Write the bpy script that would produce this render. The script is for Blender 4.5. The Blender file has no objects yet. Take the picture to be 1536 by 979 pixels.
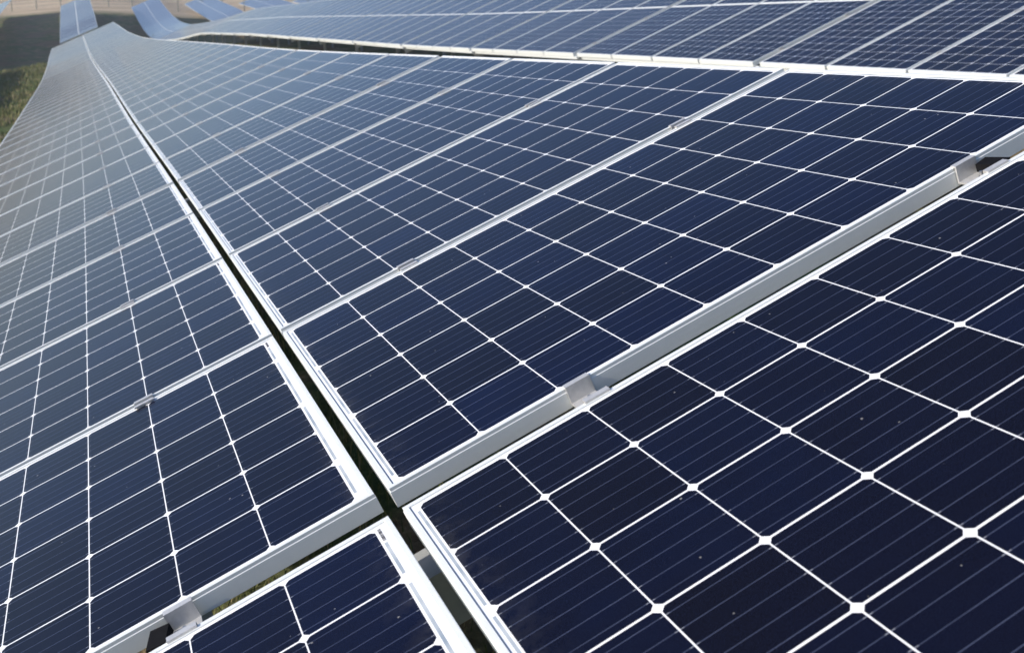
import bpy, bmesh, math, random
from mathutils import Vector, Matrix, noise

random.seed(7)
S = bpy.context.scene
COL = S.collection

# ------------------------------------------------------------------ camera
CAM = Vector((-0.42876, -2.69367, 0.71277))
right = Vector((0.9340008, -0.0909723, 0.3454941))
RW = [Vector((0.934000821, -0.357270436, 0.0)),
      Vector((-0.0909723478, -0.23782605, -0.967037990)),
      Vector((0.345494069, 0.903214596, -0.254631456))]
cd = bpy.data.cameras.new('camera'); cam = bpy.data.objects.new('camera', cd); COL.objects.link(cam)
cd.sensor_width = 36; cd.lens = 1617.85 / 1536 * 36; cd.clip_start = .05; cd.clip_end = 3000
m = Matrix((RW[0], -RW[1], -RW[2])).transposed().to_4x4(); m.translation = CAM
cam.matrix_world = m
cd.dof.use_dof = True; cd.dof.focus_distance = 2.3; cd.dof.aperture_fstop = 8.0
S.camera = cam
S.render.resolution_x = 1024; S.render.resolution_y = 652

# ------------------------------------------------------------------ sky, sun, exposure
SUN = Vector((-1.0, -0.06, 0.30)).normalized()
ELEV = math.asin(SUN.z)
w = bpy.data.worlds.new('World'); S.world = w; w.use_nodes = True
nt = w.node_tree; nt.nodes.clear()
sky = nt.nodes.new('ShaderNodeTexSky'); sky.sky_type = 'NISHITA'; sky.sun_disc = False
sky.sun_elevation = ELEV; sky.sun_rotation = math.atan2(SUN.x, SUN.y)
sky.air_density = 1.0; sky.dust_density = 1.6; sky.ozone_density = 4.0
bg = nt.nodes.new('ShaderNodeBackground'); bg.inputs['Strength'].default_value = 0.15
wo = nt.nodes.new('ShaderNodeOutputWorld')
hs = nt.nodes.new('ShaderNodeHueSaturation'); hs.inputs['Saturation'].default_value = 1.0
tn = nt.nodes.new('ShaderNodeMix'); tn.data_type = 'RGBA'; tn.blend_type = 'MULTIPLY'; tn.inputs['Factor'].default_value = 1
tn.inputs[7].default_value = (1.04, .965, 1.02, 1)
nt.links.new(sky.outputs[0], hs.inputs['Color']); nt.links.new(hs.outputs[0], tn.inputs[6]); nt.links.new(tn.outputs[2], bg.inputs[0]); nt.links.new(bg.outputs[0], wo.inputs[0])
sl = bpy.data.lights.new('sun', 'SUN'); sl.energy = 4.6; sl.angle = math.radians(.5); sl.color = (1.0, .945, .87)
so = bpy.data.objects.new('sun', sl); COL.objects.link(so)
so.rotation_euler = (-SUN).to_track_quat('-Z', 'Y').to_euler()
S.view_settings.view_transform = 'Standard'; S.view_settings.look = 'None'
S.view_settings.gamma = 1.0; S.view_settings.exposure = 0.38
try: S.view_settings.use_curve_mapping = False
except Exception: pass

# ------------------------------------------------------------------ measures
TH = math.atan2(.396735, .917933); CT, ST = math.cos(TH), math.sin(TH)
PU, PV = .1585, .17384                       # cell pitch along and across a panel
LU, LV = 10 * PU, 6 * PV
MV = .0165                                    # margin between the cells and the outer frame edge

def interp(x, xs, ys):
    if x <= xs[0]: return ys[0] + (x - xs[0]) * (ys[1] - ys[0]) / (xs[1] - xs[0])
    for i in range(1, len(xs)):
        if x <= xs[i]:
            t = (x - xs[i-1]) / (xs[i] - xs[i-1]); return ys[i-1] + t * (ys[i] - ys[i-1])
    return ys[-1] + (x - xs[-1]) * (ys[-1] - ys[-2]) / (xs[-1] - xs[-2])
def smooth(x, xs, ys, r=2.0):
    return sum(interp(x + d * r, xs, ys) * k for d, k in ((-1, .25), (0, .5), (1, .25)))
DY = [-60, 0, 4, 8, 12, 17, 22, 28, 34, 41, 48, 54, 58, 98, 139, 160]
DX = [0, 0, -.01, -.04, -.066, -.09, -.139, -.19, -.24, -.31, -.39, -.45, -.49, -.85, -1.15, -1.3]
AY = [-60, 8, 12, 16, 22, 27, 34, 42.5, 50, 56, 60, 63, 70, 80, 88, 98, 105.5, 115, 125, 135, 145]
AZ = [0, 0, .04, .07, .11, .14, .22, .44, .76, 1.0, 1.13, 1.1, .9, .8, .85, 1.40, 2.45, 3.4, 4.5, 5.4, 6.2]
BY = [-60, 0, 4, 10, 14, 18, 21, 27, 33, 39, 43, 49, 57, 62, 65, 70, 77, 83, 90, 98, 107, 116, 125, 133, 140]
BZ = [.41, .45, .478, .553, .588, .628, .67, .78, .88, .99, 1.06, 1.11, 1.2, 1.22, 1.16, 1.04, .93, .89, .87, .9, 1.25, 2.0, 3.1, 4.2, 5.0]
CY_ = [98, 107, 115, 123, 138, 152, 160]; CZ = [1.0, 1.3, 2.1, 2.93, 4.2, 5.5, 6.1]
EY = [105, 115, 130, 144, 157, 165]; EZ = [1.5, 2.3, 3.7, 4.9, 5.85, 6.3]
OY = [60, 75, 83, 92.6, 105, 115, 135]; OZ = [-.9, -.6, -.3, .5, 1.4, 2.3, 4.0]
def dxr(y): return smooth(y, DY, DX)
def zA(y): return smooth(y, AY, AZ) if y > 6 else interp(y, AY, AZ)
def zB(y): return smooth(y, BY, BZ)
LOW = 1.69 * ST
def low0(y):
    near = zA(y) - LOW - 1.15
    if y < 55: return near
    far = interp(y, OY, OZ)
    if y < 65: t = (y - 55) / 10; return near * (1 - t) + far * t
    return far
def lowA(y): return zA(y) - LOW
def lowC(y):
    if y < 90: return zB(y) + 1.15
    if y < 105: t = (y - 90) / 15; return (zB(y) + 1.15) * (1 - t) + interp(y, CY_, CZ) * t
    return interp(y, CY_, CZ)
def lowD(y):
    if y < 95: return zB(y) + 2.3
    if y < 112: t = (y - 95) / 17; return (zB(y) + 2.3) * (1 - t) + interp(y, EY, EZ) * t
    return interp(y, EY, EZ)
XB = 6.11
def ground_z(x, y):
    yy = min(y, 142)
    xs = [-9.2, -1.55, 6.09, 13.77, 21.4, 36, 60]
    l0, la, lb, lc, ld = low0(yy), lowA(yy), zB(yy), lowC(yy), lowD(yy)
    zs = [l0, la, lb, lc, ld, ld + 1.2, ld + 1.5]
    x_ = max(min(x, 60), -30)
    z = interp(x_, xs, zs) - .78
    if y > 142: z += (y - 142) * .07 if y < 210 else 68 * .07 + (min(y, 320) - 210) * .03
    return z + .035 * noise.noise(Vector((x * .8, y * .8, 0))) + .10 * noise.noise(Vector((x * .17, y * .17, 5)))

# ------------------------------------------------------------------ materials
def mat(name):
    m_ = bpy.data.materials.new(name); m_.use_nodes = True
    n = m_.node_tree; b = n.nodes['Principled BSDF']; return m_, n, b
class G:
    def __init__(s, nt): s.nt = nt
    def v(s, sock, val):
        if isinstance(val, (int, float)): sock.default_value = val
        else: s.nt.links.new(val, sock)
    def op(s, o, a, b=0.0, c=None):
        n = s.nt.nodes.new('ShaderNodeMath'); n.operation = o
        s.v(n.inputs[0], a); s.v(n.inputs[1], b)
        if c is not None: s.v(n.inputs[2], c)
        return n.outputs[0]
    def mix(s, f, a, b):
        n = s.nt.nodes.new('ShaderNodeMix'); n.data_type = 'RGBA'
        s.v(n.inputs['Factor'], f)
        for sock, val in ((n.inputs[6], a), (n.inputs[7], b)):
            if isinstance(val, tuple): sock.default_value = (*val, 1)
            else: s.nt.links.new(val, sock)
        return n.outputs[2]
    def noise(s, vec, scale, detail=3, rough=.5):
        n = s.nt.nodes.new('ShaderNodeTexNoise'); n.inputs['Scale'].default_value = scale
        n.inputs['Detail'].default_value = detail; n.inputs['Roughness'].default_value = rough
        if vec is not None: s.nt.links.new(vec, n.inputs['Vector'])
        return n.outputs['Fac']
    def ramp(s, f, stops):
        n = s.nt.nodes.new('ShaderNodeValToRGB'); e = n.color_ramp.elements
        while len(e) < len(stops): e.new(.5)
        for el, (p, c) in zip(e, stops): el.position = p; el.color = (*c, 1) if len(c) == 3 else c
        s.nt.links.new(f, n.inputs[0]); return n.outputs[0]

def cell_material(name, ribbon_low, ribbon_high, cells=True):
    """sheet under glass: white backsheet, dark cut-corner wafers, busbars, end ribbons. Object coordinates, origin = cell field corner (u=0, v=0)."""
    m_, n, b = mat(name); g = G(n)
    tc = n.nodes.new('ShaderNodeTexCoord'); sp = n.nodes.new('ShaderNodeSeparateXYZ')
    n.links.new(tc.outputs['Object'], sp.inputs[0])
    X, Y = sp.outputs[0], sp.outputs[1]
    u = g.op('DIVIDE', g.op('ADD', X, LU / 2), PU); v = g.op('DIVIDE', g.op('SUBTRACT', LV / 2, Y), PV)
    fu = g.op('SUBTRACT', g.op('FRACT', u), .5); fv = g.op('SUBTRACT', g.op('FRACT', v), .5)
    au = g.op('ABSOLUTE', fu); av = g.op('ABSOLUTE', fv)
    gu, gv = .5 - .0011 / PU, .5 - .0018 / PV
    inside = g.op('MULTIPLY', g.op('LESS_THAN', au, gu), g.op('LESS_THAN', av, gv))
    inside = g.op('MULTIPLY', inside, g.op('LESS_THAN', g.op('ADD', au, av), gu + gv - .046))
    for a_, lim in ((u, 10), (v, 6)):
        inside = g.op('MULTIPLY', inside, g.op('GREATER_THAN', a_, 0.0))
        inside = g.op('MULTIPLY', inside, g.op('LESS_THAN', a_, float(lim)))
    # five busbars, running along the panel
    bb = g.op('ABSOLUTE', g.op('SUBTRACT', g.op('FRACT', g.op('MULTIPLY', g.op('ADD', fv, .5), 5.0)), .5))
    bus = g.op('LESS_THAN', bb, .0006 / (PV / 5))
    tick = g.op('MULTIPLY', bus, g.op('GREATER_THAN', au, gu - .035))
    # per-cell and per-panel tint
    cid = n.nodes.new('ShaderNodeCombineXYZ')
    oi = n.nodes.new('ShaderNodeObjectInfo')
    n.links.new(g.op('FLOOR', u), cid.inputs[0]); n.links.new(g.op('FLOOR', v), cid.inputs[1])
    n.links.new(g.op('MULTIPLY', oi.outputs['Random'], 91.0), cid.inputs[2])
    wn = n.nodes.new('ShaderNodeTexWhiteNoise'); n.links.new(cid.outputs[0], wn.inputs['Vector'])
    big = g.noise(tc.outputs['Object'], 9.0, 2)
    t = g.op('ADD', g.op('MULTIPLY', wn.outputs['Value'], .55), g.op('MULTIPLY', big, .6))
    cellc = g.ramp(t, [(.25, (.0028, .0028, .0070)), (.6, (.0027, .0034, .0115)), (.95, (.0027, .0050, .0200))])
    pan = g.ramp(oi.outputs['Random'], [(0, (1.0, .93, .86)), (.5, (1, 1, 1)), (1, (.88, .98, 1.16))])
    mm = n.nodes.new('ShaderNodeMix'); mm.data_type = 'RGBA'; mm.blend_type = 'MULTIPLY'; mm.inputs['Factor'].default_value = 1
    n.links.new(cellc, mm.inputs[6]); n.links.new(pan, mm.inputs[7]); cellc = mm.outputs[2]
    # fine crystalline grain
    grain = g.noise(tc.outputs['Object'], 900, 1)
    cellc = g.mix(g.op('MULTIPLY', g.op('GREATER_THAN', grain, .57), .5), cellc, (.011, .017, .045))
    cellc = g.mix(g.op('MULTIPLY', bus, g.op('ADD', .15, g.op('MULTIPLY', g.noise(tc.outputs['Object'], 7, 2), .8))), cellc, (.095, .115, .19))
    cellc = g.mix(g.op('MULTIPLY', tick, .5), cellc, (.42, .44, .48))
    back = g.mix(g.noise(tc.outputs['Object'], 30, 2), (.78, .79, .80), (.84, .84, .84))
    # ribbons on the white ends
    def rib(x0, x1, off):
        k = g.op('MULTIPLY', g.op('GREATER_THAN', X, x0), g.op('LESS_THAN', X, x1))
        fr = g.op('ABSOLUTE', g.op('SUBTRACT', g.op('FRACT', g.op('DIVIDE', g.op('ADD', v, off), 2.0)), .5))
        k = g.op('MULTIPLY', k, g.op('LESS_THAN', fr, .455))
        return g.op('MULTIPLY', k, g.op('MULTIPLY', g.op('GREATER_THAN', v, .30 if name.endswith('b') else .1), g.op('LESS_THAN', v, 5.85)))
    r1 = rib(-LU/2 - .0072, -LU/2 - .0022, ribbon_low); r2 = rib(LU/2 + .0030, LU/2 + .0085, ribbon_high)
    rb = g.op('MAXIMUM', r1, r2)
    ribc = g.ramp(g.noise(tc.outputs['Object'], 14, 2), [(.35, (.24, .29, .34)), (.6, (.42, .46, .49))])
    back = g.mix(rb, back, ribc)
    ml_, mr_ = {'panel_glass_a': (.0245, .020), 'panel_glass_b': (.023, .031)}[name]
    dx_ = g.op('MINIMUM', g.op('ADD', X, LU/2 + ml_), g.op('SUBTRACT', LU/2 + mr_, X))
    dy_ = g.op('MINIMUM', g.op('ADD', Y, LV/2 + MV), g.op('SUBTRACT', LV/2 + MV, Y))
    rim_line = g.op('MAXIMUM', g.op('LESS_THAN', dx_, .0120), g.op('MULTIPLY', g.op('LESS_THAN', dy_, .0118), .4))  # thin grey line just inside the frame lip, fainter along the long edges
    back = g.mix(g.op('MULTIPLY', rim_line, .75), back, (.30, .31, .29))
    col = g.mix(inside, back, cellc)
    # specks of dust and droppings
    vo = n.nodes.new('ShaderNodeTexVoronoi'); vo.inputs['Scale'].default_value = 42
    n.links.new(tc.outputs['Object'], vo.inputs['Vector'])
    sepc = n.nodes.new('ShaderNodeSeparateColor'); n.links.new(vo.outputs['Color'], sepc.inputs[0])
    sz = g.op('MULTIPLY', g.op('POWER', sepc.outputs[0], 4.0), .085)
    sp1 = g.op('MULTIPLY', g.op('LESS_THAN', vo.outputs['Distance'], sz), g.op('GREATER_THAN', sepc.outputs[1], .30))
    dust = g.op('MULTIPLY', g.noise(tc.outputs['Object'], 5, 5, .65), .004)
    # dirt washed down to the lower frame edge and the corners
    low = g.op('POWER', g.op('MAXIMUM', g.op('SUBTRACT', 1.0, g.op('DIVIDE', dx_, .11)), 0.0), 2.0)
    low = g.op('MAXIMUM', low, g.op('POWER', g.op('MAXIMUM', g.op('SUBTRACT', 1.0, g.op('DIVIDE', dy_, .035)), 0.0), 2.0))
    low = g.op('MULTIPLY', g.op('MULTIPLY', low, g.ramp(g.noise(tc.outputs['Object'], 22, 5, .7), [(.42, (0, 0, 0)), (.7, (1, 1, 1))])), .09)
    dust = g.op('MAXIMUM', dust, low)
    col = g.mix(g.op('MAXIMUM', g.op('MULTIPLY', sp1, .45), dust), col, (.42, .41, .38))
    n.links.new(col, b.inputs['Base Color'])
    b.inputs['Roughness'].default_value = .5; b.inputs['Specular IOR Level'].default_value = .0
    b.inputs['Coat Weight'].default_value = 1.0; b.inputs['Coat IOR'].default_value = 1.20
    cr = g.op('ADD', .09, g.op('MULTIPLY', g.noise(tc.outputs['Object'], 3, 3), .05))
    n.links.new(cr, b.inputs['Coat Roughness'])
    return m_

M = {}
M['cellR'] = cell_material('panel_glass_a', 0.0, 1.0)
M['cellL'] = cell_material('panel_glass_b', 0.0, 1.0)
def metal(name, c0, c1, rough, met, scale=40):
    m_, n, b = mat(name); g = G(n)
    tc = n.nodes.new('ShaderNodeTexCoord')
    f = g.noise(tc.outputs['Object'], scale, 4, .6)
    n.links.new(g.mix(f, c0, c1), b.inputs['Base Color'])
    n.links.new(g.op('ADD', rough, g.op('MULTIPLY', g.noise(tc.outputs['Object'], 160, 2), .12)), b.inputs['Roughness'])
    b.inputs['Metallic'].default_value = met
    return m_
M['frame'] = metal('anodised_aluminium', (.68, .71, .69), (.76, .78, .76), .38, .18)
M['clamp'] = metal('clamp_aluminium', (.44, .44, .43), (.68, .67, .65), .32, .45, 90)
M['steel'] = metal('galvanised_steel', (.30, .31, .29), (.44, .44, .41), .5, .3, 25)
M['bolt'] = metal('bolt_steel', (.40, .40, .41), (.5, .5, .5), .3, .9)
m_, n, b = mat('matt_black'); g = G(n)  # matt black of the small block beside two clamps
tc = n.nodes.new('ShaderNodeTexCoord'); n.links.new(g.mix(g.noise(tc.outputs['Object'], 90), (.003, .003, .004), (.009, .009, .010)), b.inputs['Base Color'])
b.inputs['Roughness'].default_value = .8; b.inputs['Specular IOR Level'].default_value = .1; M['blk'] = m_
m_, n, b = mat('label_ink'); b.inputs['Base Color'].default_value = (.10, .10, .11, 1); b.inputs['Roughness'].default_value = .4; M['ink'] = m_

def ground_material():
    m_, n, b = mat('field_ground'); g = G(n)
    geo = n.nodes.new('ShaderNodeNewGeometry'); P = geo.outputs['Position']
    sp = n.nodes.new('ShaderNodeSeparateXYZ'); n.links.new(P, sp.inputs[0])
    fine = g.noise(P, 14, 6, .7); mid = g.noise(P, 1.3, 5, .6); big = g.noise(P, .22, 4, .55)
    grass = g.ramp(fine, [(.3, (.036, .055, .020)), (.5, (.075, .11, .036)), (.68, (.15, .175, .065))])
    straw = g.ramp(fine, [(.3, (.12, .095, .050)), (.55, (.24, .19, .11)), (.75, (.36, .30, .19))])
    dirt = g.ramp(fine, [(.3, (.10, .065, .040)), (.6, (.20, .135, .09))])
    k = g.ramp(mid, [(.46, (0, 0, 0)), (.58, (1, 1, 1))]); k2 = g.ramp(big, [(.5, (0, 0, 0)), (.62, (1, 1, 1))])
    near = g.mix(k, grass, straw); near = g.mix(g.op('MULTIPLY', k2, .7), near, dirt)
    # dry field beyond the arrays: pale straw with darker drifts running along the slope
    st = n.nodes.new('ShaderNodeMapping'); st.inputs['Scale'].default_value = (.05, .9, .3); n.links.new(P, st.inputs['Vector'])
    band = g.noise(st.outputs[0], 1.0, 5, .65)
    dry = g.ramp(band, [(.36, (.24, .17, .12)), (.48, (.50, .38, .25)), (.62, (.66, .52, .36))])
    dry = g.mix(g.op('MULTIPLY', g.noise(P, .8, 6, .7), .3), dry, (.30, .27, .14))
    edge = g.op('ADD', sp.outputs[1], g.op('MULTIPLY', g.op('SUBTRACT', g.noise(P, .12, 3), .5), 10.0))
    f = g.ramp(g.op('DIVIDE', g.op('SUBTRACT', edge, 136.0), 6.0), [(0, (0, 0, 0)), (1, (1, 1, 1))])
    n.links.new(g.mix(f, near, dry), b.inputs['Base Color'])
    b.inputs['Roughness'].default_value = .95; b.inputs['Specular IOR Level'].default_value = .1
    bp = n.nodes.new('ShaderNodeBump'); bp.inputs['Strength'].default_value = .8; bp.inputs['Distance'].default_value = .05
    n.links.new(fine, bp.inputs['Height']); n.links.new(bp.outputs[0], b.inputs['Normal'])
    return m_
M['ground'] = ground_material()
def blade_material(name, stops):
    m_, n, b = mat(name); g = G(n)
    geo = n.nodes.new('ShaderNodeNewGeometry')
    n.links.new(g.ramp(geo.outputs['Random Per Island'], stops), b.inputs['Base Color'])
    b.inputs['Roughness'].default_value = .75; b.inputs['Specular IOR Level'].default_value = .2
    return m_
M['blade'] = blade_material('grass_blades', [(0, (.045, .075, .018)), (.45, (.095, .13, .035)), (.75, (.20, .19, .075)), (1, (.34, .27, .14))])
M['post'] = metal('weathered_fence_steel', (.10, .115, .09), (.16, .17, .13), .6, .3)

# ------------------------------------------------------------------ helpers
def mesh_obj(name, bm, mats, parent=None, bevel=None):
    me = bpy.data.meshes.new(name); bm.to_mesh(me); bm.free()
    for q in (mats if isinstance(mats, list) else [mats]): me.materials.append(q)
    o = bpy.data.objects.new(name, me); COL.objects.link(o)
    if parent: o.parent = parent
    return o
def box(bm, x0, x1, y0, y1, z0, z1, mi=0, M4=None):
    vs = [bm.verts.new((x, y, z)) for z in (z0, z1) for x, y in ((x0, y0), (x1, y0), (x1, y1), (x0, y1))]
    if M4:
        for q in vs: q.co = M4 @ q.co
    for f in ((0, 3, 2, 1), (4, 5, 6, 7), (0, 1, 5, 4), (1, 2, 6, 5), (2, 3, 7, 6), (3, 0, 4, 7)):
        fc = bm.faces.new([vs[i] for i in f]); fc.material_index = mi
def tag(o, label=None, cat=None, group=None, kind=None):
    for k, v in (('label', label), ('category', cat), ('group', group), ('kind', kind)):
        if v: o[k] = v
    return o
def empty(name):
    o = bpy.data.objects.new(name, None); COL.objects.link(o); o.empty_display_size = .1; return o
def copy_tree(o, parent=None):
    c = o.copy(); COL.objects.link(c)
    if parent: c.parent = parent
    for ch in o.children: copy_tree(ch, c)
    return c

# ------------------------------------------------------------------ solar panel
# local frame: origin in the middle of the cell field; X up the slope, Y along the row (away), Z out of the glass
PROFILE = [(.0104, -.0002), (.0104, .0022), (.0099, .0027), (.0014, .0027), (.0010, .0023), (.0010, -.0040), (.0, -.0052), (0, -.0355), (.0006, -.0362), (.026, -.0362), (.026, -.0345)]
def frame_bm(ml, mr, bm=None, mi=0, prof=PROFILE):
    bm = bm or bmesh.new()
    x0, x1, y0, y1 = -LU/2 - ml, LU/2 + mr, -LV/2 - MV, LV/2 + MV
    loops = []
    for ins, z in prof:
        loops.append([bm.verts.new(p) for p in ((x0+ins, y0+ins, z), (x1-ins, y0+ins, z), (x1-ins, y1-ins, z), (x0+ins, y1-ins, z))])
    for a, c in zip(loops, loops[1:]):
        for i in range(4):
            j = (i+1) % 4; f = bm.faces.new((a[i], c[i], c[j], a[j])); f.material_index = mi
    return bm
def sheet_bm(ml, mr, bm=None, mi=0):
    bm = bm or bmesh.new(); i = .0090
    x0, x1, y0, y1 = -LU/2 - ml + i, LU/2 + mr - i, -LV/2 - MV + i, LV/2 + MV - i
    top = [bm.verts.new(p) for p in ((x0, y0, 0), (x1, y0, 0), (x1, y1, 0), (x0, y1, 0))]
    bot = [bm.verts.new((q.co.x, q.co.y, -.005)) for q in top]
    f = bm.faces.new(top); f.material_index = mi
    f = bm.faces.new(bot[::-1]); f.material_index = mi
    return bm
def label_bm(right_end):
    """tiny serial sticker printed behind the glass at the panel's end"""
    bm = bmesh.new(); rnd = random.Random(3)
    x = LU/2 + .0035 if right_end else -LU/2 - .0125
    y = LV/2 - .004
    while y > LV/2 - .046:
        w_ = rnd.choice((.0004, .0007, .0011))
        box(bm, x, x + .0055, y - w_, y, .0003, .0006); y -= w_ + rnd.choice((.0008, .0012, .0018))
    return bm
TYPES = {'R': (.0245, .020, 'cellR'), 'L': (.023, .0310, 'cellL'), 'B': (.0245, .020, 'cellR')}
PROTO, FARP = {}, {}
def proto(kind):
    if kind in PROTO: return copy_tree(PROTO[kind])
    ml, mr, cm = TYPES[kind]
    r = empty('solar_panel')
    mesh_obj('frame', frame_bm(ml, mr, prof=[(a_, z_ - .014 if kind == 'B' and z_ < -.03 else z_) for a_, z_ in PROFILE]), M['frame'], r)
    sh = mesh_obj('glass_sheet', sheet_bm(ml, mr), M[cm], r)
    if kind == 'L': mesh_obj('serial_label', label_bm(True), M['ink'], sh)
    PROTO[kind] = r
    return r
def far_proto(kind):
    if kind in FARP:
        c = FARP[kind].copy(); COL.objects.link(c); return c
    ml, mr, cm = TYPES[kind]
    bm = frame_bm(ml, mr, prof=[(.0104, -.0002), (.0104, .0027), (0, .0027)] + [(q_, -.0362 - (.014 if kind == 'B' else 0)) for q_ in (0, .026)])
    sheet_bm(ml, mr, bm, 1)
    o = mesh_obj('solar_panel', bm, [M['frame'], M[cm]]); FARP[kind] = o
    return o

def row_matrix(x0, zf, xf, y, cu, cv_y):
    """pose of a panel: x0+xf(y) row offset, zf(y) height of the row's reference line, cu = distance up the slope of the panel centre"""
    yc = cv_y; e = .5
    sy = (zf(yc + e) - zf(yc - e)) / (2*e); sx = (xf(yc + e) - xf(yc - e)) / (2*e)
    Yv = Vector((sx, 1, sy)).normalized(); Xv = Vector((CT, 0, ST)); Zv = Xv.cross(Yv).normalized(); Xv = Yv.cross(Zv)
    R = Matrix((Xv, Yv, Zv)).transposed().to_4x4()
    R.translation = Vector((x0 + xf(yc) + cu * CT, yc, zf(yc) + cu * ST))
    return R
ORD = ['', 'first', 'second', 'third', 'fourth', 'fifth', 'sixth', 'seventh', 'eighth', 'ninth', 'tenth', 'eleventh', 'twelfth', 'thirteenth', 'fourteenth', 'fifteenth', 'sixteenth']

# ------------------------------------------------------------------ ground
def axis(*segs):
    out = []
    for a, b_, st in segs:
        x = a
        while x < b_ - 1e-6: out.append(x); x += st
    out.append(segs[-1][1]); return out
xs = axis((-600, -100, 50), (-100, -20, 8), (-20, -12, 1.5), (-12, 10, .4), (10, 30, 1.5), (30, 100, 7), (100, 600, 50))
ys = axis((-200, -20, 20), (-20, -6, 2), (-6, 45, .5), (45, 170, 1.2), (170, 400, 10), (400, 1400, 60))
bm = bmesh.new(); grid = [[bm.verts.new((x, y, ground_z(x, y))) for x in xs] for y in ys]
for j in range(len(ys)-1):
    for i in range(len(xs)-1):
        bm.faces.new((grid[j][i], grid[j][i+1], grid[j+1][i+1], grid[j+1][i]))
for f in bm.faces: f.smooth = True
tag(mesh_obj('ground', bm, M['ground']), kind='structure')

# ------------------------------------------------------------------ rows of panels
def y0A(k): return 1.107 * k + .05 * (k // 4) if k >= 0 else -1.1556 - 1.107 * (-1 - k)
clamps, panels = [], []
for k in range(-1, 53):
    for side, cu in (('R', LU/2), ('L', -.079 - LU/2)):
        yo = y0A(k) + (.011 if side == 'L' and k == 0 else 0)
        panels.append((side, k, yo - LV/2, cu))
NAMED = {-1: 'nearest', 0: 'second nearest'}
def panel_words(k):                      # seam words counted from the camera
    n_ = k + 2
    return ORD[n_] if n_ < len(ORD) else None
for side, k, yc, cu in panels:
    Mx = row_matrix(0, zA, dxr, 0, cu, yc)
    o = proto(side) if k < 10 else far_proto(side)
    o.matrix_basis = Mx
    half = 'upper, right-hand half' if side == 'R' else 'lower, left-hand half'
    wd = panel_words(k)
    if k == -1: lab = 'large dark blue panel filling the bottom right corner of the picture' if side == 'R' else 'dark panel cut off at the bottom edge, left of the open cross-shaped gap'
    elif k == 0: lab = 'dark blue panel in the centre with its full long grey frame side facing us' if side == 'R' else 'left-hand panel whose grey frame side ends at the cross-shaped gap'
    elif wd: lab = '%s panel from the camera, %s of the front row' % (wd, half)
    elif k < 30: lab = 'pale panel midway to the crest, %s of the front row' % half
    else: lab = 'small whitish panel near the crest, %s of the front row' % half
    tag(o, lab, 'solar panel', 'solar panels of the front row, right half' if side == 'R' else 'solar panels of the front row, left half')
# second row behind
def zBf(y): return zB(y)
def y0B(k): return 5.98 + 1.107 * (k - 2) + .10 * ((k - 2 + 2) // 4)
kb = 0
for k in range(0, 82):
    yc = y0B(k) - LV/2
    for side, cu in (('R', LU/2), ('L', LU + .05 + LU/2)):
        if side == 'L' and yc < 7: continue
        if yc > 96: continue
        Mx = row_matrix(XB, zBf, dxr, 0, cu, yc)
        o = proto('B') if yc < 9 else far_proto('B')
        o.matrix_basis = Mx
        half = 'lower half' if side == 'R' else 'upper half'
        if side == 'R' and k < 14: lab = '%s panel from the right picture edge in the lower half of the second row' % ORD[k + 1]
        elif side == 'R': lab = 'narrow foreshortened panel in the lower half of the second row, towards the crest' if yc < 64 else 'pale panel just past the crest in the lower half of the second row'
        else: lab = 'narrow panel in the upper half of the second row, top of the picture' if yc < 64 else 'pale panel just past the crest in the upper half of the second row'
        tag(o, lab, 'solar panel', 'solar panels of the second row, %s' % half)
# far slope: first the front row where it comes back into view, as things
for k in range(0, 34):
    yc = 96.6 + 1.12 * k
    for cu, half in ((LU/2, 'right'), (-.079 - LU/2, 'left')):
        o = far_proto('R' if half == 'right' else 'L')
        o.matrix_basis = row_matrix(0, zA, dxr, 0, cu, yc)
        tag(o, 'blurred panel on the far slope, %s half of the row right behind the crest' % half, 'solar panel', 'panels of the front row on the far slope, %s half' % half)
# ... and the rows past the 300 largest as one mass
bm = bmesh.new()
def add_far(x0, zf, ya, yb, top=True):
    y = ya
    while y < yb:
        for cu in (LU/2, LU + .05 + LU/2):
            Mx = row_matrix(x0, zf, dxr, 0, cu, y)
            x0_, x1_, y0_, y1_ = -LU/2-.022, LU/2+.022, -LV/2-MV, LV/2+MV
            box(bm, x0_, x1_, y0_, y1_, -.036, .004, 0, Mx)
            box(bm, x0_+.013, x1_-.013, y0_+.012, y1_-.012, .002, .0065, 1, Mx)
        y += 1.107
add_far(XB, zBf, 96.5, 137)
add_far(13.77 - .1, lambda y: lowC(y), 112, 153)
add_far(21.45, lambda y: lowD(y), 118, 158)
add_far(29.2, lambda y: lowD(y) + .3, 122, 160)
add_far(-9.15, lambda y: low0(y) - .14, -12, 58)
add_far(-9.6, lambda y: low0(y), 66, 136)
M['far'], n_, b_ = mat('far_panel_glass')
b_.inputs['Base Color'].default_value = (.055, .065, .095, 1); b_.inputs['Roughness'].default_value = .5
b_.inputs['Coat Weight'].default_value = 1; b_.inputs['Coat IOR'].default_value = 1.42; b_.inputs['Coat Roughness'].default_value = .06
tag(mesh_obj('solar_panels', bm, [M['frame'], M['far']]), 'blurred blue rows of panels climbing the far slope to the right of the crest', 'solar panels', kind='stuff')

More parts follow.
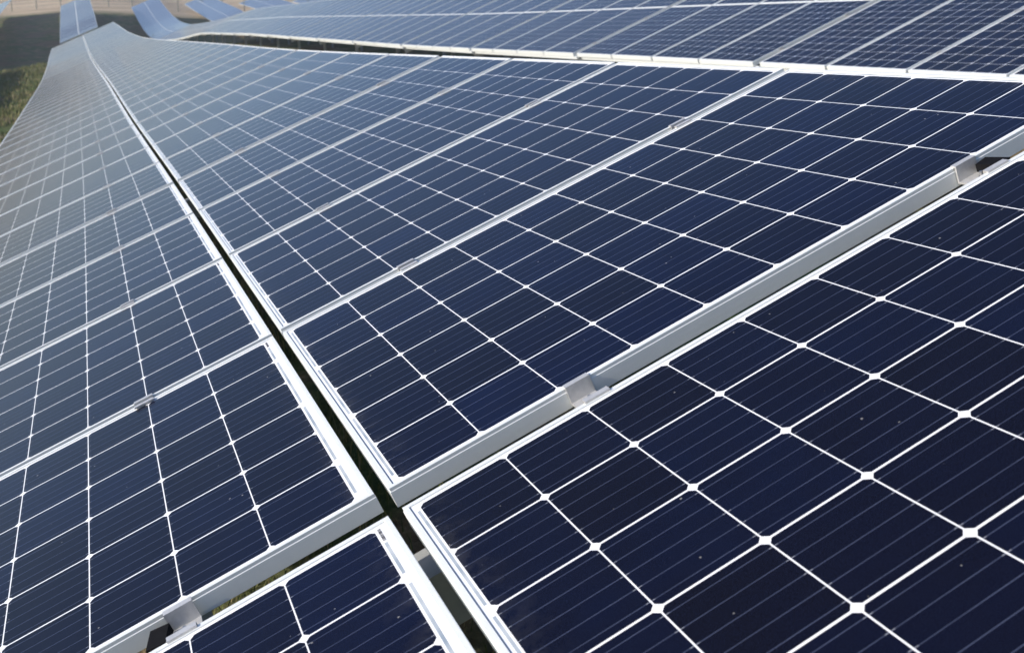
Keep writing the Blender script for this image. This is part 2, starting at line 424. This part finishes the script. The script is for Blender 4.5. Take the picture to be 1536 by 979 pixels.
# ------------------------------------------------------------------ clamps bridging the gaps
def clamp(gap, seam_far, block=0):
    """U-shaped mid clamp; local origin at the middle of the gap on the frame tops; Y across the gap, X up the slope"""
    r = empty('mid_clamp'); hw = .0245; t = .0040; z = .0029; h = gap/2 - .0015; fl = .0095
    bm = bmesh.new()
    box(bm, -hw, hw, h - t, h + fl, z, z + t)              # flange over the far frame
    box(bm, -hw, hw, h - t, h, -.030, z)                   # wall down
    box(bm, -hw, hw, -h + t, h - t, -.030, -.030 + t)      # floor
    box(bm, -hw, hw, -h, -h + t, -.030, z)
    box(bm, -hw, hw, -h - fl, -h + t, z, z + t)
    bmesh.ops.remove_doubles(bm, verts=bm.verts, dist=1e-5)
    mesh_obj('bracket', bm, M['clamp'], r)
    bm = bmesh.new()
    bmesh.ops.create_cone(bm, cap_ends=True, segments=6, radius1=.0065, radius2=.0065, depth=.007, matrix=Matrix.Translation((0, 0, -.0235)))
    bmesh.ops.create_cone(bm, cap_ends=True, segments=14, radius1=.0032, radius2=.0030, depth=.012, matrix=Matrix.Translation((0, 0, -.016)))
    mesh_obj('bolt', bm, M['bolt'], r)
    if block:  # plain black block at one end of the clamp channel
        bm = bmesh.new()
        Mr = Matrix.Rotation(math.radians(12 * block), 4, 'Z')
        box(bm, -.030 if block < 0 else -.012, .002 if block < 0 else .020, -h + .012, h - .012, -.020, -.004, 0, Mr)
        o = mesh_obj('black_block', bm, M['blk'], r); o.location = (block * .028, .0, 0)
    return r
CL = {}
def put_clamp(x0, zf, u, ya, yb, key, block, lab, grp):
    gap = yb - ya - 2 * MV * 0
    kk = (round(gap, 3), block)
    if kk in CL: o = copy_tree(CL[kk])
    else: o = CL[kk] = clamp(gap, 0, block)
    o.matrix_basis = row_matrix(x0, zf, dxr, 0, u, (ya + yb) / 2)
    tag(o, lab, 'clamp', grp)
nc = 0
for k in range(-1, 16):
    lo = y0A(k) + MV; hi = y0A(k + 1) - LV - MV
    for side, u in (('R', 2.19 * PU), ('R', 7.74 * PU), ('L', -2.55 * PU), ('L', -8.1 * PU)):
        if side == 'L' and u < -1 and k < 3: continue
        block = 0
        if k == -1 and u > 1: block = 1
        if k == -1 and side == 'L': block = -1
        sw = 'lower' if u in (2.19 * PU, -8.1 * PU) else 'upper'
        half = 'right' if side == 'R' else 'left'
        if k == -1:
            lab = {2.19*PU: 'shiny silver clamp on the wide grey gap right of picture centre', 7.74*PU: 'silver clamp with a black piece near the right picture edge',
                   -2.55*PU: 'silver clamp with a black piece at the bottom left'}[u]
        else: lab = 'small %s clamp in the %s seam, %s half of the front row' % (sw, ORD[k + 2] if k < 14 else 'sixteenth', half)
        put_clamp(0, zA, u, lo, hi, 'A', block, lab, 'clamps on the seams of the front row')
for k in range(0, 22):
    lo = y0B(k) + MV; hi = y0B(k + 1) - LV - MV
    for u, sw in ((2.2 * PU, 'lower'), (7.75 * PU, 'upper')):
        lab = 'tiny %s clamp in the %s seam from the right, second row' % (sw, ORD[k + 1]) if k < 10 else 'barely visible clamp on a thin seam of the second row, farther left'
        put_clamp(XB, zBf, u, lo, hi, 'B', 0, lab, 'clamps on the seams of the second row')

# ------------------------------------------------------------------ racks under the panels
def rack(zl, ulist, ua, ub, length, pf=.55, edge=False):
    """local: X horizontal up-slope, Y along row, origin on the row's reference line at the group's start"""
    r = empty('mounting_rack')
    T = Matrix.Rotation(-TH, 4, 'Y')
    for u in ulist:
        bm = bmesh.new()
        box(bm, u - .022, u + .022, -.02, length, -.0385, -.0365, 0, T); box(bm, u - .022, u - .0195, -.02, length, -.098, -.0385, 0, T)
        box(bm, u + .0195, u + .022, -.02, length, -.098, -.0385, 0, T)
        mesh_obj('purlin', bm, M['steel'], r)
    if edge:
        bm = bmesh.new(); box(bm, -.024, .012, 0, length - .02, -.085, -.0505, 0, T); mesh_obj('edge_rail', bm, M['frame'], r)
    bm = bmesh.new()
    box(bm, ua, ub, -.045, .045, -.103, -.0995, 0, T); box(bm, ua, ub, -.045, -.0415, -.20, -.103, 0, T); box(bm, ua, ub, -.045, .045, -.2035, -.20, 0, T)
    mesh_obj('rafter', bm, M['steel'], r)
    for u in (ua + pf, ub - .6):
        bm = bmesh.new(); x = u * CT; zt = u * ST - .17
        gz = zl + .15 * (x - ua * CT) - .25
        box(bm, x - .04, x + .04, .047, .051, gz, zt); box(bm, x - .04, x - .036, .051, .10, gz, zt); box(bm, x + .036, x + .04, .051, .10, gz, zt)
        mesh_obj('post', bm, M['steel'], r)
    return r
ul = (2.19*PU, 7.74*PU, -2.55*PU, -8.1*PU)
rA = rack(-LOW - .78, ul, -1.62, 1.55, 4.44); base = rA; first = True
for gI in range(-1, 13):
    ys_ = -1.15 + 4.478 * gI if gI >= 0 else -1.15 - 4.478
    o = base if first else copy_tree(base); first = False
    sl_ = math.atan2(zA(ys_ + 4.4) - zA(ys_), 4.4)
    o.location = (dxr(ys_), ys_, zA(ys_) - .004); o.rotation_euler = (sl_, 0, 0)
    lab = {0: 'grey steel rack with its beam showing in the gap below the cross of frames', 1: 'grey steel rack whose beam crosses the narrow gap between left and right halves'}.get(gI, 'grey steel rack hidden beneath the farther panels of the front row')
    tag(o, lab, 'mounting rack', 'steel racks under the front row')
ulb = (2.2*PU, 7.75*PU, 1.635 + 2.2*PU, 1.635 + 7.75*PU)
rB = rack(-.78, ulb, -.01, 3.25, 4.44, 1.3, True); first = True
for gI in range(0, 18):
    ys_ = 7.145 + 4.528 * (gI - 1)
    if ys_ > 79: break
    o = rB if first else copy_tree(rB); first = False
    sl_ = math.atan2(zB(ys_ + 4.4) - zB(ys_), 4.4)
    o.location = (XB + dxr(ys_), ys_, zB(ys_) - .004); o.rotation_euler = (sl_, 0, 0)
    tag(o, 'galvanised steel rack standing under the second row of panels', 'mounting rack', 'steel racks under the second row')

# ------------------------------------------------------------------ grass
def add_blade(bm, x, y, h, w_, lean, a):
    z = ground_z(x, y) - .01; ca, sa = math.cos(a), math.sin(a)
    px, py = -sa * w_, ca * w_
    lx, ly = ca * lean, sa * lean
    p = [(x - px, y - py, z), (x + px, y + py, z), (x + px*.7 + lx*.4, y + py*.7 + ly*.4, z + h*.6), (x - px*.7 + lx*.4, y - py*.7 + ly*.4, z + h*.6), (x + lx, y + ly, z + h)]
    v = [bm.verts.new(q) for q in p]
    bm.faces.new((v[0], v[1], v[2], v[3])); bm.faces.new((v[3], v[2], v[4]))
bm = bmesh.new(); R_ = random.Random(11)
def patch(n_, xr, yr, hr, wr, thr=-1):
    c = 0
    while c < n_:
        x = R_.uniform(*xr); y = R_.uniform(*yr); c += 1
        if noise.noise(Vector((x * 1.1, y * 1.1, 3))) < thr: continue
        h = R_.uniform(*hr) * (1 + .6 * noise.noise(Vector((x * .9, y * .9, 9))))
        add_blade(bm, x, y, h, R_.uniform(*wr), h * R_.uniform(.1, .8), R_.uniform(0, 6.283))
patch(26000, (-1.6, 2.2), (-2.6, 6), (.05, .20), (.0015, .0035), -.25)
patch(14000, (-3.2, 1.6), (6, 20), (.06, .22), (.003, .006), -.2)
patch(26000, (-6.0, -1.4), (14, 62), (.05, .22), (.006, .014), -.15)
patch(9000, (1.5, 6.6), (8, 70), (.05, .25), (.006, .014), -.1)
tag(mesh_obj('grass', bm, M['blade']), 'rough green and straw-coloured grass under and between the rows', 'grass', kind='stuff')

# ------------------------------------------------------------------ fence on the far field
fr = empty('wire_fence'); fr.location = (-20, 150, ground_z(-20, 150))
tag(fr, 'thin post and wire fence crossing the dry field at the top of the picture', 'fence')
n_p = 27; tops = []
for i in range(n_p):
    x = -20 + i * 2.85; y = 150 + .02 * (x + 20); gz = ground_z(x, y); bm = bmesh.new()
    bmesh.ops.create_cone(bm, cap_ends=True, segments=8, radius1=.06, radius2=.05, depth=2.5, matrix=Matrix.Translation((x + 20, y - 150, gz - fr.location.z + 1.0)))
    mesh_obj('post', bm, M['post'], fr); tops.append((x + 20, y - 150, gz - fr.location.z))
bm = bmesh.new()
for hz in (.35, .8, 1.25, 1.7, 2.1):
    for a, c in zip(tops, tops[1:]):
        r_ = .012
        v = [bm.verts.new((p[0], p[1] + dy, p[2] + hz + dz)) for p in (a, c) for dy, dz in ((-r_, -r_), (r_, -r_), (0, r_))]
        for f in ((0, 1, 4, 3), (1, 2, 5, 4), (2, 0, 3, 5)): bm.faces.new([v[i] for i in f])
mesh_obj('wire', bm, M['post'], fr)

# ------------------------------------------------------------------ thin air haze
m_, n, b = mat('air_haze'); n.nodes.remove(b)
pv = n.nodes.new('ShaderNodeVolumePrincipled'); pv.inputs['Color'].default_value = (.90, .94, 1.0, 1); pv.inputs['Density'].default_value = .0008
pv.inputs['Anisotropy'].default_value = .2
n.links.new(pv.outputs[0], [q for q in n.nodes if q.type == 'OUTPUT_MATERIAL'][0].inputs['Volume'])
bm = bmesh.new(); box(bm, -120, 160, -30, 420, -12, 26)
tag(mesh_obj('haze', bm, m_), kind='stuff')
